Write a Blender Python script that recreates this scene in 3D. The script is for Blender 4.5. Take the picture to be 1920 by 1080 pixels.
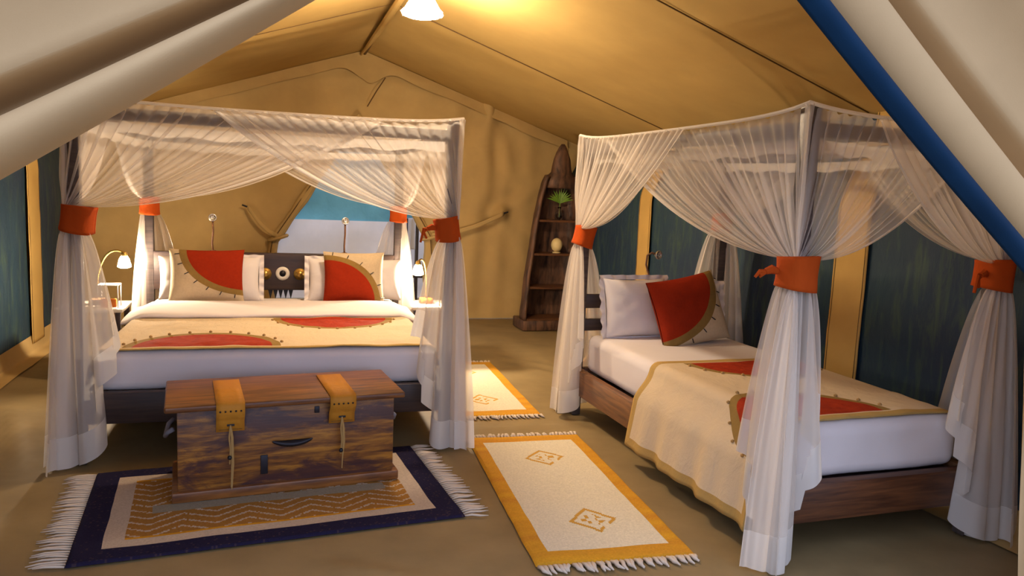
import bpy, bmesh, math, random
import numpy as np
from mathutils import Matrix, Vector, noise as mn
PI = math.pi
for o in list(bpy.data.objects): bpy.data.objects.remove(o)
scene = bpy.context.scene
col = scene.collection
rng = random.Random(7)

# ------------------------------------------------------------------ camera, world, exposure
cam_d = bpy.data.cameras.new('camera'); cam = bpy.data.objects.new('camera', cam_d); col.objects.link(cam)
fw = Vector((0.29793, 0.94633, -0.12527)); rt = Vector((0.95458, -0.29477, 0.04348)); up = Vector((-0.00422, 0.13254, 0.99117))
cam.matrix_world = Matrix(((rt.x, up.x, -fw.x, 0), (rt.y, up.y, -fw.y, 0), (rt.z, up.z, -fw.z, 1.5884), (0, 0, 0, 1)))
cam_d.sensor_width = 36; cam_d.lens = 1418.5 * 36 / 1920; cam_d.clip_start = 0.05
scene.camera = cam
w = bpy.data.worlds.new('world'); scene.world = w; w.use_nodes = True
bg = w.node_tree.nodes['Background']; bg.inputs[0].default_value = (0.68, 0.77, 1.05, 1); bg.inputs[1].default_value = 1.65
scene.view_settings.view_transform = 'Standard'; scene.view_settings.look = 'None'
scene.view_settings.exposure = 0.12; scene.view_settings.gamma = 1.0; scene.view_settings.use_curve_mapping = False
scene.cycles.use_denoising = True; scene.cycles.max_bounces = 7; scene.cycles.diffuse_bounces = 5; scene.cycles.adaptive_threshold = .03
scene.cycles.use_light_tree = False; scene.cycles.transparent_max_bounces = 24; scene.cycles.sample_clamp_indirect = 4.0
LAMP_COL = (1.0, 0.79, 0.56)
CEIL_E, BED_E = 280.0, 820.0

# ------------------------------------------------------------------ material helpers
def newmat(name):
    m = bpy.data.materials.new(name); m.use_nodes = True
    nt = m.node_tree; b = nt.nodes['Principled BSDF']
    return m, nt, b
def nd(nt, t, **kw):
    n = nt.nodes.new(t)
    for k, v in kw.items(): setattr(n, k, v)
    return n
def put(nt, sock, v):
    if hasattr(v, 'is_output') or isinstance(v, bpy.types.NodeSocket): nt.links.new(v, sock)
    else: sock.default_value = v
def ma(nt, op, a, b=None, c=None):
    n = nd(nt, 'ShaderNodeMath', operation=op)
    put(nt, n.inputs[0], a)
    if b is not None: put(nt, n.inputs[1], b)
    if c is not None: put(nt, n.inputs[2], c)
    return n.outputs[0]
def c4(c): return (c[0], c[1], c[2], 1)
def mix(nt, f, a, b, bt='MIX'):
    n = nd(nt, 'ShaderNodeMix', data_type='RGBA', blend_type=bt)
    put(nt, n.inputs[0], f)
    put(nt, n.inputs[6], a if not isinstance(a, tuple) else c4(a)); put(nt, n.inputs[7], b if not isinstance(b, tuple) else c4(b))
    return n.outputs[2]
def noise(nt, scale, detail=4, sc=(1, 1, 1), rough=.55, dist=0.0, coord='Object'):
    tc = nd(nt, 'ShaderNodeTexCoord'); mp = nd(nt, 'ShaderNodeMapping'); mp.inputs['Scale'].default_value = sc
    nt.links.new(tc.outputs[coord], mp.inputs[0])
    n = nd(nt, 'ShaderNodeTexNoise'); n.inputs['Scale'].default_value = scale; n.inputs['Detail'].default_value = detail
    n.inputs['Roughness'].default_value = rough; n.inputs['Distortion'].default_value = dist
    nt.links.new(mp.outputs[0], n.inputs[0]); return n.outputs[0]
def ramp(nt, f, stops, interp='LINEAR'):
    r = nd(nt, 'ShaderNodeValToRGB'); r.color_ramp.interpolation = interp
    e = r.color_ramp.elements
    while len(e) < len(stops): e.new(0.5)
    for k, (p, c) in enumerate(stops): e[k].position = p; e[k].color = c4(c)
    put(nt, r.inputs[0], f); return r.outputs[0]
def bump(nt, b, hgt, strength=.3, dist=.01, prev=None):
    n = nd(nt, 'ShaderNodeBump'); n.inputs['Strength'].default_value = strength; n.inputs['Distance'].default_value = dist
    put(nt, n.inputs['Height'], hgt)
    if prev is not None: nt.links.new(prev, n.inputs['Normal'])
    nt.links.new(n.outputs[0], b.inputs['Normal']); return n.outputs[0]
def cloth(name, c, var=.12, weave=260, wr=2.2, wstr=.35, wdist=.02, rough=.9, sheen=.0):
    m, nt, b = newmat(name)
    f = noise(nt, 3.0, 5); g = noise(nt, 40, 3)
    dark = tuple(x * (1 - var) for x in c); lite = tuple(min(1, x * (1 + var)) for x in c)
    cc = ramp(nt, f, [(.3, dark), (.7, lite)])
    cc = mix(nt, ma(nt, 'MULTIPLY', g, .14), cc, dark)
    nt.links.new(cc, b.inputs['Base Color']); b.inputs['Roughness'].default_value = rough
    b.inputs['Specular IOR Level'].default_value = .15
    if sheen: b.inputs['Sheen Weight'].default_value = sheen
    n1 = bump(nt, b, noise(nt, wr, 3, dist=.6), wstr, wdist)
    bump(nt, b, noise(nt, weave, 1), .15, .002, n1)
    return m
def wood(name, c1, c2, sc=(1, 12, 12), scale=3, rough=.45, c3=None):
    m, nt, b = newmat(name)
    f = noise(nt, scale, 6, sc, .6, .4)
    cc = ramp(nt, f, [(.32, c1), (.68, c2)])
    if c3: cc = mix(nt, ramp(nt, noise(nt, 2.2, 5, (1.2, 3, 4)), [(.48, (0, 0, 0)), (.62, (1, 1, 1))]), cc, c3)
    nt.links.new(cc, b.inputs['Base Color']); b.inputs['Roughness'].default_value = rough
    bump(nt, b, f, .25, .004); return m
def plain(name, c, rough=.5, metal=0.0, trans=0.0, ior=1.45):
    m, nt, b = newmat(name)
    nt.links.new(mix(nt, ma(nt, 'MULTIPLY', noise(nt, 30, 3), .2), c, tuple(x * .75 for x in c)), b.inputs['Base Color'])
    b.inputs['Roughness'].default_value = rough; b.inputs['Metallic'].default_value = metal
    b.inputs['Transmission Weight'].default_value = trans; b.inputs['IOR'].default_value = ior
    return m
def emit(name, c, s):
    m, nt, b = newmat(name)
    b.inputs['Base Color'].default_value = (.9, .85, .75, 1); b.inputs['Emission Color'].default_value = c4(c); b.inputs['Emission Strength'].default_value = s
    return m
def netting(name, c, alpha):
    m = bpy.data.materials.new(name); m.use_nodes = True; nt = m.node_tree; nt.nodes.clear()
    out = nd(nt, 'ShaderNodeOutputMaterial'); tr = nd(nt, 'ShaderNodeBsdfTransparent'); di = nd(nt, 'ShaderNodeBsdfDiffuse'); tl = nd(nt, 'ShaderNodeBsdfTranslucent')
    di.inputs[0].default_value = c4(c); tl.inputs[0].default_value = c4(c)
    m1 = nd(nt, 'ShaderNodeMixShader'); m1.inputs[0].default_value = .45; nt.links.new(di.outputs[0], m1.inputs[1]); nt.links.new(tl.outputs[0], m1.inputs[2])
    m2 = nd(nt, 'ShaderNodeMixShader')
    m2.inputs[0].default_value = alpha
    nt.links.new(tr.outputs[0], m2.inputs[1]); nt.links.new(m1.outputs[0], m2.inputs[2]); nt.links.new(m2.outputs[0], out.inputs[0])
    return m
def attr_mat(name, rough=.95):
    m, nt, b = newmat(name)
    a = nd(nt, 'ShaderNodeAttribute', attribute_name='Col')
    cc = mix(nt, ma(nt, 'MULTIPLY', noise(nt, 120, 3), .35), a.outputs[0], (0, 0, 0), 'MULTIPLY')
    nt.links.new(cc, b.inputs['Base Color']); b.inputs['Roughness'].default_value = rough; b.inputs['Specular IOR Level'].default_value = .1
    bump(nt, b, noise(nt, 170, 2), .5, .004); return m

CREAM, TANB, RED = (.64, .51, .335), (.27, .17, .05), (.31, .026, .007)
M = {}
M['canvas'] = cloth('tan_canvas', (.50, .345, .14), .10, wr=1.6, wstr=.35, wdist=.03)
M['roof'] = cloth('roof_canvas', (.52, .35, .12), .06, wr=.9, wstr=.25, wdist=.03)
M['floorc'] = cloth('floor_canvas', (.255, .185, .088), .16, wr=1.3, wstr=.5, wdist=.03, rough=.55)
M['flap'] = cloth('pale_canvas', (.56, .39, .205), .05, wr=1.2, wstr=.12)
M['bluetrim'] = cloth('blue_webbing', (.004, .026, .066), .2)
M['stripe'] = cloth('ochre_stripe', (.52, .33, .10), .08, wr=3)
M['seam'] = plain('dark_seam', (.12, .065, .02), .8)
M['sheet'] = cloth('white_sheet', (.74, .69, .69), .03, wr=4, wstr=.25, wdist=.015)
M['pillowc'] = cloth('white_pillowcase', (.75, .70, .68), .03, wr=9, wstr=.4, wdist=.01)
M['cream'] = cloth('cream_cotton', (.74, .62, .44), .04, wr=6, wstr=.4, wdist=.01)
M['net'] = netting('white_netting', (.90, .84, .77), .44)
M['nettail'] = netting('gathered_netting', (.90, .84, .77), .58)
M['netroof'] = netting('white_net_roof', (.86, .80, .72), .22)
M['hem'] = netting('white_cotton_hem', (.86, .82, .76), .93)
M['orange'] = cloth('orange_felt', (.44, .066, .007), .12, wr=12, sheen=.0)
M['darkwood'] = wood('dark_bed_wood', (.016, .009, .012), (.05, .027, .02))
M['postwood'] = wood('canopy_wood', (.045, .034, .036), (.10, .075, .065))
M['railwood'] = wood('bed_rail_wood', (.04, .013, .007), (.15, .055, .02))
M['siderail'] = wood('bed_side_rail_wood', (.08, .032, .014), (.27, .12, .042), (12, 1, 12))
M['shelfwood'] = wood('canoe_wood', (.016, .008, .007), (.17, .08, .04), (6, 6, 1.2), 3, .6)
M['plankwood'] = wood('shelf_plank_wood', (.05, .018, .008), (.15, .06, .02))
M['lightwood'] = wood('yellow_wood', (.42, .20, .03), (.6, .32, .06))
M['tablewood'] = wood('log_wood', (.06, .03, .015), (.3, .17, .08), (8, 8, 1))
M['brass'] = plain('brass', (.55, .36, .10), .3, .9)
M['steel'] = plain('brushed_steel', (.6, .58, .55), .3, .9)
M['brown_hose'] = plain('brown_stem', (.16, .07, .03), .5)
M['bone'] = plain('white_bone', (.75, .70, .6), .4)
M['black'] = plain('black_beads', (.012, .012, .014), .5)
M['leather'] = cloth('tan_leather', (.52, .22, .025), .12, wr=20, wstr=.2, rough=.5)
M['cord'] = plain('leather_cord', (.40, .24, .08), .8)
M['rope'] = cloth('grey_rope', (.22, .21, .24), .2)
M['iron'] = plain('dark_iron', (.03, .028, .035), .45, .6)
M['fringe'] = cloth('cream_fringe', (.62, .52, .41), .1)
M['glass'] = plain('clear_glass', (.95, .97, .95), .03, 0, 1.0)
M['egg'] = plain('egg_shell', (.78, .62, .30), .35)
M['leaf'] = plain('palm_leaf', (.16, .30, .03), .45)
M['amber'] = plain('amber_box', (.6, .17, .02), .5)
M['marble'] = plain('pale_top', (.75, .68, .58), .25)
M['rug'] = attr_mat('woven_rug')
M['bulb'] = emit('frosted_lamp_glass', LAMP_COL, BED_E)
M['ceil'] = emit('frosted_ceiling_glass', LAMP_COL, CEIL_E)
M['teal'] = cloth('teal_canvas', (.17, .43, .52), .15, wr=5, wstr=.5)
M['whitecanvas'] = cloth('white_canvas', (.88, .85, .88), .06, wr=2, wstr=.5)
M['ground'] = cloth('veranda_ground', (.30, .24, .17), .15)

def trunk_mat():
    m, nt, b = newmat('worn_trunk_wood')
    g = noise(nt, 3, 6, (1.3, 9, 14), .65, .3)
    base = ramp(nt, g, [(.30, (.05, .018, .012)), (.48, (.20, .075, .015)), (.68, (.44, .19, .025))])
    p = noise(nt, 2.3, 7, (1.1, 2, 3.2), .65, .5)
    base = mix(nt, ramp(nt, p, [(.47, (0, 0, 0)), (.57, (1, 1, 1))]), base, mix(nt, g, (.012, .009, .022), (.13, .045, .022)))
    nt.links.new(base, b.inputs['Base Color']); b.inputs['Roughness'].default_value = .42
    bump(nt, b, g, .3, .004); return m
M['trunk'] = trunk_mat()
def lid_mat():
    m, nt, b = newmat('trunk_lid_wood')
    g = noise(nt, 3, 6, (1.3, 12, 12), .6, .3)
    base = ramp(nt, g, [(.3, (.07, .024, .012)), (.7, (.32, .12, .025))])
    nt.links.new(base, b.inputs['Base Color']); b.inputs['Roughness'].default_value = .35
    bump(nt, b, g, .2, .003); return m
M['lid'] = lid_mat()
def panel_mat():
    m, nt, b = newmat('blue_green_wall_panel')
    s = noise(nt, 5, 6, (3, 3, .55), .65, .6); g = noise(nt, .9, 3)
    base = ramp(nt, g, [(.3, (.004, .019, .055)), (.7, (.007, .036, .056))])
    base = mix(nt, ramp(nt, s, [(.50, (0, 0, 0)), (.70, (.7, .7, .7))]), base, (.045, .085, .05))
    nt.links.new(base, b.inputs['Base Color']); b.inputs['Roughness'].default_value = .75
    bump(nt, b, noise(nt, 6, 5, (2, 2, .7), .6, .8), .5, .02); return m
M['panel'] = panel_mat()
def cushion_mat(name, cu, cv, R, r):
    m, nt, b = newmat(name)
    uv = nd(nt, 'ShaderNodeUVMap'); sp = nd(nt, 'ShaderNodeSeparateXYZ'); nt.links.new(uv.outputs[0], sp.inputs[0])
    du = ma(nt, 'SUBTRACT', sp.outputs[0], cu); dv = ma(nt, 'SUBTRACT', sp.outputs[1], cv)
    d = ma(nt, 'SQRT', ma(nt, 'ADD', ma(nt, 'MULTIPLY', du, du), ma(nt, 'MULTIPLY', dv, dv)))
    d = ma(nt, 'MULTIPLY', d, .5)
    cc = ramp(nt, d, [(0, RED), (r / 2, TANB), (R / 2, CREAM)], 'CONSTANT')
    f = noise(nt, 60, 4); cc = mix(nt, ma(nt, 'MULTIPLY', f, .35), cc, (.3, .25, .2), 'MULTIPLY')
    nt.links.new(cc, b.inputs['Base Color']); b.inputs['Roughness'].default_value = .95; b.inputs['Specular IOR Level'].default_value = .1
    n1 = bump(nt, b, noise(nt, 8, 3), .3, .01); bump(nt, b, noise(nt, 200, 1), .3, .003, n1)
    return m
def runner_mat(name, u0, u1, v0, v1, trim, circles):
    """circles: (cu, cv, R, sign) half discs, sign +1 opens to larger v"""
    m, nt, b = newmat(name)
    uv = nd(nt, 'ShaderNodeUVMap'); sp = nd(nt, 'ShaderNodeSeparateXYZ'); nt.links.new(uv.outputs[0], sp.inputs[0])
    U, V = sp.outputs[0], sp.outputs[1]
    cc = None; base = CREAM
    for cu, cv, R, sg in circles:
        du = ma(nt, 'SUBTRACT', U, cu); dv = ma(nt, 'SUBTRACT', V, cv)
        d = ma(nt, 'SQRT', ma(nt, 'ADD', ma(nt, 'MULTIPLY', du, du), ma(nt, 'MULTIPLY', dv, dv)))
        side = ma(nt, 'GREATER_THAN', ma(nt, 'MULTIPLY', dv, sg), 0.0)
        inside = ma(nt, 'MULTIPLY', ma(nt, 'LESS_THAN', d, R), side); red = ma(nt, 'MULTIPLY', ma(nt, 'LESS_THAN', d, R - .05), side)
        base = mix(nt, inside, base, TANB); f = noise(nt, 25, 4)
        base = mix(nt, red, base, mix(nt, f, (.22, .016, .005), (.40, .042, .010)))
    e = ma(nt, 'MINIMUM', ma(nt, 'MINIMUM', ma(nt, 'SUBTRACT', U, u0), ma(nt, 'SUBTRACT', u1, U)), ma(nt, 'MINIMUM', ma(nt, 'SUBTRACT', V, v0), ma(nt, 'SUBTRACT', v1, V)))
    base = mix(nt, ma(nt, 'LESS_THAN', e, trim), base, (.44, .29, .095))
    nt.links.new(base, b.inputs['Base Color']); b.inputs['Roughness'].default_value = .92; b.inputs['Specular IOR Level'].default_value = .12
    n1 = bump(nt, b, noise(nt, 9, 4, (1.6, 1, .6), .6, .5), .5, .018); bump(nt, b, noise(nt, 200, 1), .25, .003, n1)
    return m

# ------------------------------------------------------------------ object helpers
CUR = Matrix.Identity(4)
def mesh_from(name, verts, faces, smooth=True, uvs=None, fcol=None):
    me = bpy.data.meshes.new(name); me.from_pydata([tuple(map(float, v)) for v in verts], [], faces)
    if smooth: me.polygons.foreach_set('use_smooth', [True] * len(me.polygons))
    if uvs is not None:
        ul = me.uv_layers.new(name='UVMap'); idx = np.zeros(len(me.loops), dtype=np.int32); me.loops.foreach_get('vertex_index', idx)
        ul.data.foreach_set('uv', np.asarray(uvs, dtype=np.float32)[idx].ravel())
    if fcol is not None:
        a = me.color_attributes.new('Col', 'FLOAT_COLOR', 'CORNER')
        a.data.foreach_set('color', np.repeat(np.asarray(fcol, dtype=np.float32), 4, axis=0).ravel())
    me.update(); return me
def tag(o, label=None, cat=None, group=None, kind=None):
    if label: o['label'] = label
    if cat: o['category'] = cat
    if group: o['group'] = group
    if kind: o['kind'] = kind
    return o
def thing(name, label, cat, loc=(0, 0, 0), group=None, kind=None):
    o = bpy.data.objects.new(name, None); o.empty_display_size = .1; col.objects.link(o)
    o.matrix_world = CUR @ Matrix.Translation(loc); o['_loc'] = tuple(loc)
    return tag(o, label, cat, group, kind)
def add(name, me, mat, parent=None, label=None, cat=None, group=None, kind=None, solid=0, sub=0):
    """mesh vertices are given in the current frame; parts compensate their parent's base"""
    o = bpy.data.objects.new(name, me); col.objects.link(o)
    if isinstance(mat, (list, tuple)):
        for m_ in mat: me.materials.append(m_)
    elif mat is not None: me.materials.append(mat)
    if parent is None: o.matrix_world = CUR.copy()
    else:
        o.parent = parent
        if '_loc' in parent: o.location = -Vector(parent['_loc'])
    if solid:
        s = o.modifiers.new('solid', 'SOLIDIFY'); s.thickness = solid; s.offset = 0
    if sub:
        s = o.modifiers.new('sub', 'SUBSURF'); s.levels = sub; s.render_levels = sub
    return tag(o, label, cat, group, kind)
class B:
    """collects shapes for one mesh"""
    def __init__(s): s.v = []; s.f = []
    def raw(s, v, f):
        n = len(s.v); s.v += [tuple(p) for p in v]; s.f += [tuple(i + n for i in q) for q in f]; return s
    def box(s, a, b, bev=.004, mtx=None, seg=2):
        bm = bmesh.new(); bmesh.ops.create_cube(bm, size=1)
        sz = [b[i] - a[i] for i in range(3)]; ce = [(a[i] + b[i]) / 2 for i in range(3)]
        for v in bm.verts: v.co = Vector((v.co.x * sz[0], v.co.y * sz[1], v.co.z * sz[2]))
        if bev: bmesh.ops.bevel(bm, geom=bm.edges[:], offset=min(bev, min(sz) * .45), segments=seg, affect='EDGES', profile=.5)
        for v in bm.verts: v.co += Vector(ce)
        if mtx: bmesh.ops.transform(bm, matrix=mtx, verts=bm.verts)
        bm.verts.index_update()
        s.raw([v.co[:] for v in bm.verts], [[v.index for v in f.verts] for f in bm.faces]); bm.free(); return s
    def tube(s, pts, r, seg=8, cap=True, closed=False):
        P = [Vector(p) for p in pts]; n = len(P); R = r if isinstance(r, (list, tuple)) else [r] * n
        rings = []; prev = None
        for i in range(n):
            t = (P[(i + 1) % n if closed else min(i + 1, n - 1)] - P[(i - 1) % n if closed else max(i - 1, 0)]).normalized()
            if prev is None: a = t.orthogonal().normalized()
            else: a = (prev - t * prev.dot(t)); a = a.normalized() if a.length > 1e-6 else t.orthogonal().normalized()
            prev = a; b = t.cross(a)
            rings.append([P[i] + (a * math.cos(2 * PI * k / seg) + b * math.sin(2 * PI * k / seg)) * R[i] for k in range(seg)])
        v = [p for q in rings for p in q]; f = []
        for i in range(n if closed else n - 1):
            j = (i + 1) % n
            for k in range(seg): f.append((i * seg + k, i * seg + (k + 1) % seg, j * seg + (k + 1) % seg, j * seg + k))
        if cap and not closed: f += [tuple(range(seg))[::-1], tuple((n - 1) * seg + k for k in range(seg))]
        return s.raw(v, f)
    def lathe(s, prof, c=(0, 0, 0), seg=24, mtx=None, wob=None):
        v = []; f = []; n = len(prof)
        for r, z in prof:
            for k in range(seg):
                a = 2 * PI * k / seg; rr = r * (wob(a, z) if wob else 1); v.append(Vector((rr * math.cos(a), rr * math.sin(a), z)))
        for i in range(n - 1):
            for k in range(seg): f.append((i * seg + k, i * seg + (k + 1) % seg, (i + 1) * seg + (k + 1) % seg, (i + 1) * seg + k))
        if prof[0][0] > 1e-5: f.append(tuple(range(seg))[::-1])
        if prof[-1][0] > 1e-5: f.append(tuple((n - 1) * seg + k for k in range(seg)))
        v = [(mtx @ p if mtx else p) + Vector(c) for p in v]
        return s.raw(v, f)
    def build(s, name, mat, parent=None, smooth=False, **k):
        me = mesh_from(name, s.v, s.f, smooth)
        if not smooth and hasattr(me, 'set_sharp_from_angle'):
            me.polygons.foreach_set('use_smooth', [True] * len(me.polygons)); me.set_sharp_from_angle(angle=.6)
        return add(name, me, mat, parent, **k)
def grid(nu, nv, fn, flip=False):
    """(nu+1)x(nv+1) grid; fn(u,v)->(xyz[,uv])"""
    V = []; UV = []
    for j in range(nv + 1):
        for i in range(nu + 1):
            r = fn(i / nu, j / nv)
            if len(r) == 2: V.append(r[0]); UV.append(r[1])
            else: V.append(r); UV.append((i / nu, j / nv))
    F = []
    for j in range(nv):
        for i in range(nu):
            a = j * (nu + 1) + i; q = (a, a + 1, a + nu + 2, a + nu + 1); F.append(q[::-1] if flip else q)
    return V, F, UV
def sm(a, b, x):
    t = max(0, min(1, (x - a) / (b - a))); return t * t * (3 - 2 * t)
def lerp(a, b, t): return a + (b - a) * t
def segdist(px, py, s):
    (ax, ay), (bx, by) = s; dx, dy = bx - ax, by - ay
    t = max(0, min(1, ((px - ax) * dx + (py - ay) * dy) / (dx * dx + dy * dy))); return math.hypot(px - ax - t * dx, py - ay - t * dy), t
def nz(x, y, z=0): return mn.noise(Vector((x, y, z)))

# ------------------------------------------------------------------ the tent
XL, XR, YB, YF, XM = -2.08, 3.5, 9.1, 2.05, .95
ZRIDGE, ZEL, ZER = 3.13, 2.10, 2.19
RPROF = [(-2.5, 1.98), (-2.08, 2.12), (.95, 3.13), (3.5, 2.27), (3.9, 2.135)]
def roofz(x):
    for (x0, z0), (x1, z1) in zip(RPROF, RPROF[1:]):
        if x <= x1: return lerp(z0, z1, (x - x0) / (x1 - x0))
    return 2.1
def floorfn(u, v):
    x = lerp(-2.6, 4.0, u); y = lerp(1.2, 11.2, v)
    z = .004 * nz(x * 1.2, y * 1.2) - .006
    for s, amp, wd in ((((-.4, 3.0), (1.1, 2.62)), .018, .05), (((.1, 3.15), (.8, 2.75)), .012, .05), (((2.1, 6.6), (2.7, 5.6)), .010, .05), (((1.9, 7.1), (2.9, 5.9)), .008, .06),
                       (((-2.0, 5.2), (-1.0, 3.2)), .02, .05), (((-1.75, 5.9), (-1.3, 4.4)), .012, .05), (((1.15, 4.78), (2.1, 4.72)), .010, .03)):
        d, t = segdist(x, y, s); z += 1.5 * amp * math.exp(-(d / wd) ** 2) * math.sin(PI * min(max(t, .02), .98))
    return (x, y, z)
V, F, UV = grid(150, 220, floorfn)
add('floor', mesh_from('floor', V, F), M['floorc'], label='olive brown canvas floor of the tent', kind='structure')
V, F, UV = grid(4, 4, lambda u, v: (lerp(-14, 14, u), lerp(-14, 16, v), -.05))
add('ground', mesh_from('ground', V, F), M['ground'], label='sandy ground outside the tent', kind='structure')

def roofgrid(sgn):
    xe = XR + .27 if sgn > 0 else XL - .1
    def fn(u, v):
        x = lerp(XM, xe, u); y = lerp(YF - .05, YB + .35, v)
        z = roofz(x) + .012 * nz(x * .9, y * .7, 3) * (1 if u > .05 else u * 20)
        for ys in (4.15, 6.68): z += .012 * math.exp(-((y - ys) / .05) ** 2) * sm(0, .1, u)
        z -= .02 * math.sin((y - 4.15) / 2.53 * PI) ** 2 * math.sin(PI * u)
        return (x, y, z)
    return grid(50, 90, fn, sgn > 0)
ce = thing('ceiling', 'tan canvas tent roof with a central ridge', None, (XM, 5.5, ZRIDGE), kind='structure')
for sg in (1, -1):
    V, F, UV = roofgrid(sg); add('roof_slope', mesh_from('roof_slope', V, F), M['roof'], ce)
    for ys in (4.15, 6.68):
        xe = XR + .2 if sg > 0 else XL
        b = B().tube([(lerp(XM, xe, t), ys, roofz(lerp(XM, xe, t)) + .004 - (.002 if 0 < t < 1 else 0)) for t in [k / 24 for k in range(25)]], .0045 if sg > 0 else .003, 6); b.build('roof_seam', M['seam'], ce)
b = B().tube([(XM + .01 * math.sin(k), lerp(YF, YB - .02, k / 14), ZRIDGE - .035 - .004 * math.sin(k * 1.7)) for k in range(15)], .022, 10)
b.build('ridge_pole', M['seam'], None, label='dark ridge pole under the roof peak', cat='pole')
b = B().tube([(XM - .03, YB - 4.5 + 4.45 * t, ZRIDGE - .055 - .03 * math.sin(PI * t)) for t in [k / 16 for k in range(17)]], [.012 + .02 * math.sin(PI * k / 16) for k in range(17)], 8)
b.build('trim_1', M['roof'], None, label='canvas sleeve gathered along the ridge', kind='structure')

# side walls: backing canvas, panels, stripes, skirt
def side_wall(name, x, sg, stripes, zt, label):
    # sg: +1 when the room lies at smaller x
    LN = lambda z: sg * (.23 if sg > 0 else .05) * sm(1.55, 2.2, z)
    def back(u, v):
        y = lerp(YF, YB + .02, u); z = lerp(0.0, zt, v); return (x + LN(z) + sg * .03, y, z)
    V, F, UV = grid(8, 24, back); wl = add(name, mesh_from(name, V, F), M['canvas'], label=label, kind='structure')
    ys = [YF] + [q for s in stripes for q in s] + [YB]
    for k in range(0, len(ys) - 1, 2):
        y0, y1 = ys[k], ys[k + 1]
        if y1 - y0 < .1: continue
        def pn(u, v, y0=y0, y1=y1):
            y = lerp(y0 - .03, y1 + .03, u); z = lerp(.10, zt - .03, v)
            return (x + LN(z) - sg * (.010 + .012 * nz(y * 1.5, z * 1.1, 5) + .014 * max(0, nz(y * 5, z * 1.2, 9)) * math.sin(PI * u)), y, z)
        V, F, UV = grid(max(8, int((y1 - y0) * 26)), 50, pn, sg < 0); add('panel', mesh_from('panel', V, F), M['panel'], wl)
    for (y0, y1) in stripes:
        def st(u, v, y0=y0, y1=y1):
            z = lerp(.08, zt, v); y = lerp(y0, y1, u) + .012 * nz(z * 2, y0 * 7)
            return (x + LN(z) - sg * (.034 + .006 * math.sin(PI * u) + .004 * nz(y * 9, z * 6, 2)), y, z)
        V, F, UV = grid(10, 60, st, sg < 0); so = add('stripe', mesh_from('stripe', V, F), M['stripe'], wl, solid=.004)
        for yy in (y0 + .018, y1 - .018):
            B().tube([(x + LN(lerp(.08, zt, k / 30)) - sg * (.039), yy + .012 * nz(lerp(.08, zt, k / 30) * 2, y0 * 7), lerp(.08, zt, k / 30)) for k in range(31)], .0018, 5).build('stitch_line', M['seam'], so)
    def sk(u, v):
        y = lerp(YF, YB, u); d = .05 * v * v + .012 * nz(y * 2, v * 2, 4) * v
        return (x - sg * (.020 + d + .16 * sm(.75, 1, v) * (.6 + .5 * nz(y * .8, 1))), y, lerp(.15, .004, sm(0, .85, v)) + .012 * math.sin(PI * v) * nz(y * 2.1, 8))
    V, F, UV = grid(90, 12, sk, sg < 0); add('skirt', mesh_from('skirt', V, F), M['canvas'], wl)
    return wl
side_wall('wall_right', XR, 1, [(3.775, 4.065), (6.63, 6.885)], ZER + .02, 'blue green canvas wall with ochre stripes beside the single bed')
side_wall('wall_left', XL, -1, [(4.6, 4.9), (7.5, 7.85)], ZEL + .02, 'blue green canvas wall with ochre stripe beside the double bed')

# back wall with the tied-back doorway
def op_l(z):
    if z > 2.13: return .9
    if z > .95: return lerp(-.02, .9, (z - .95) / 1.41)
    return -.02 - .12 * (.95 - z) / .95
def op_r(z):
    if z > 2.13: return .9
    if z > 1.0: return lerp(1.74, .9, (z - 1.0) / 1.36)
    return 1.74 + .06 * (1.0 - z)
folds = [(((2.455, 2.66), (2.28, .2)), .05, .07), (((2.455, 2.66), (2.52, 1.4)), .04, .05), (((2.47, 2.66), (2.85, 1.7)), .04, .05), (((2.46, 2.66), (2.15, 1.5)), .03, .06),
         (((2.68, 1.32), (1.85, 1.02)), .03, .04), (((2.68, 1.32), (3.2, 1.7)), .03, .05), (((2.68, 1.32), (3.1, .6)), .035, .06), (((2.68, 1.32), (2.62, .1)), .03, .06),
         (((2.68, 1.32), (2.75, 2.2)), .025, .05), (((3.0, 2.4), (2.95, .1)), .03, .07), (((1.0, 2.85), (-.4, 2.6)), .02, .04), (((.9, 2.8), (.5, 2.2)), .03, .07), (((1.15, 2.8), (2.3, 2.6)), .03, .05),
         (((-.6, 2.5), (-.5, .5)), .03, .08), (((-.1, 2.0), (-.7, 1.5)), .02, .05), (((-.305, 1.3), (-.9, .5)), .02, .05), (((2.06, 2.5), (2.0, .3)), .025, .06)]
def bw_y(x, z):
    y = YB + .02 * nz(x * 1.3, z * .6, 1)
    for s, a, wd in folds:
        d, t = segdist(x, z, s); wd *= 1.7; y -= .75 * a * (math.exp(-(d / wd) ** 2) - .5 * math.exp(-((d - wd * 1.6) / wd) ** 2)) * (1 - .5 * t)
    return y - .02 * sm(.25, 0, z)
wb = thing('wall_back', 'tan canvas back wall of the tent with a tied open doorway', None, (XM, YB, 0), kind='structure')
for sd in (0, 1):
    def bwf(u, v):
        z0 = v * 3.22
        x = lerp(XL - .08, op_l(z0), u) if sd == 0 else lerp(op_r(z0), XR + .26, u)
        z = min(z0, roofz(x) + .05); return (x, bw_y(x, z), z)
    V, F, UV = grid(110 if sd else 100, 130, bwf); add('canvas_half', mesh_from('canvas_half', V, F), M['canvas'], wb)
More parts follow.
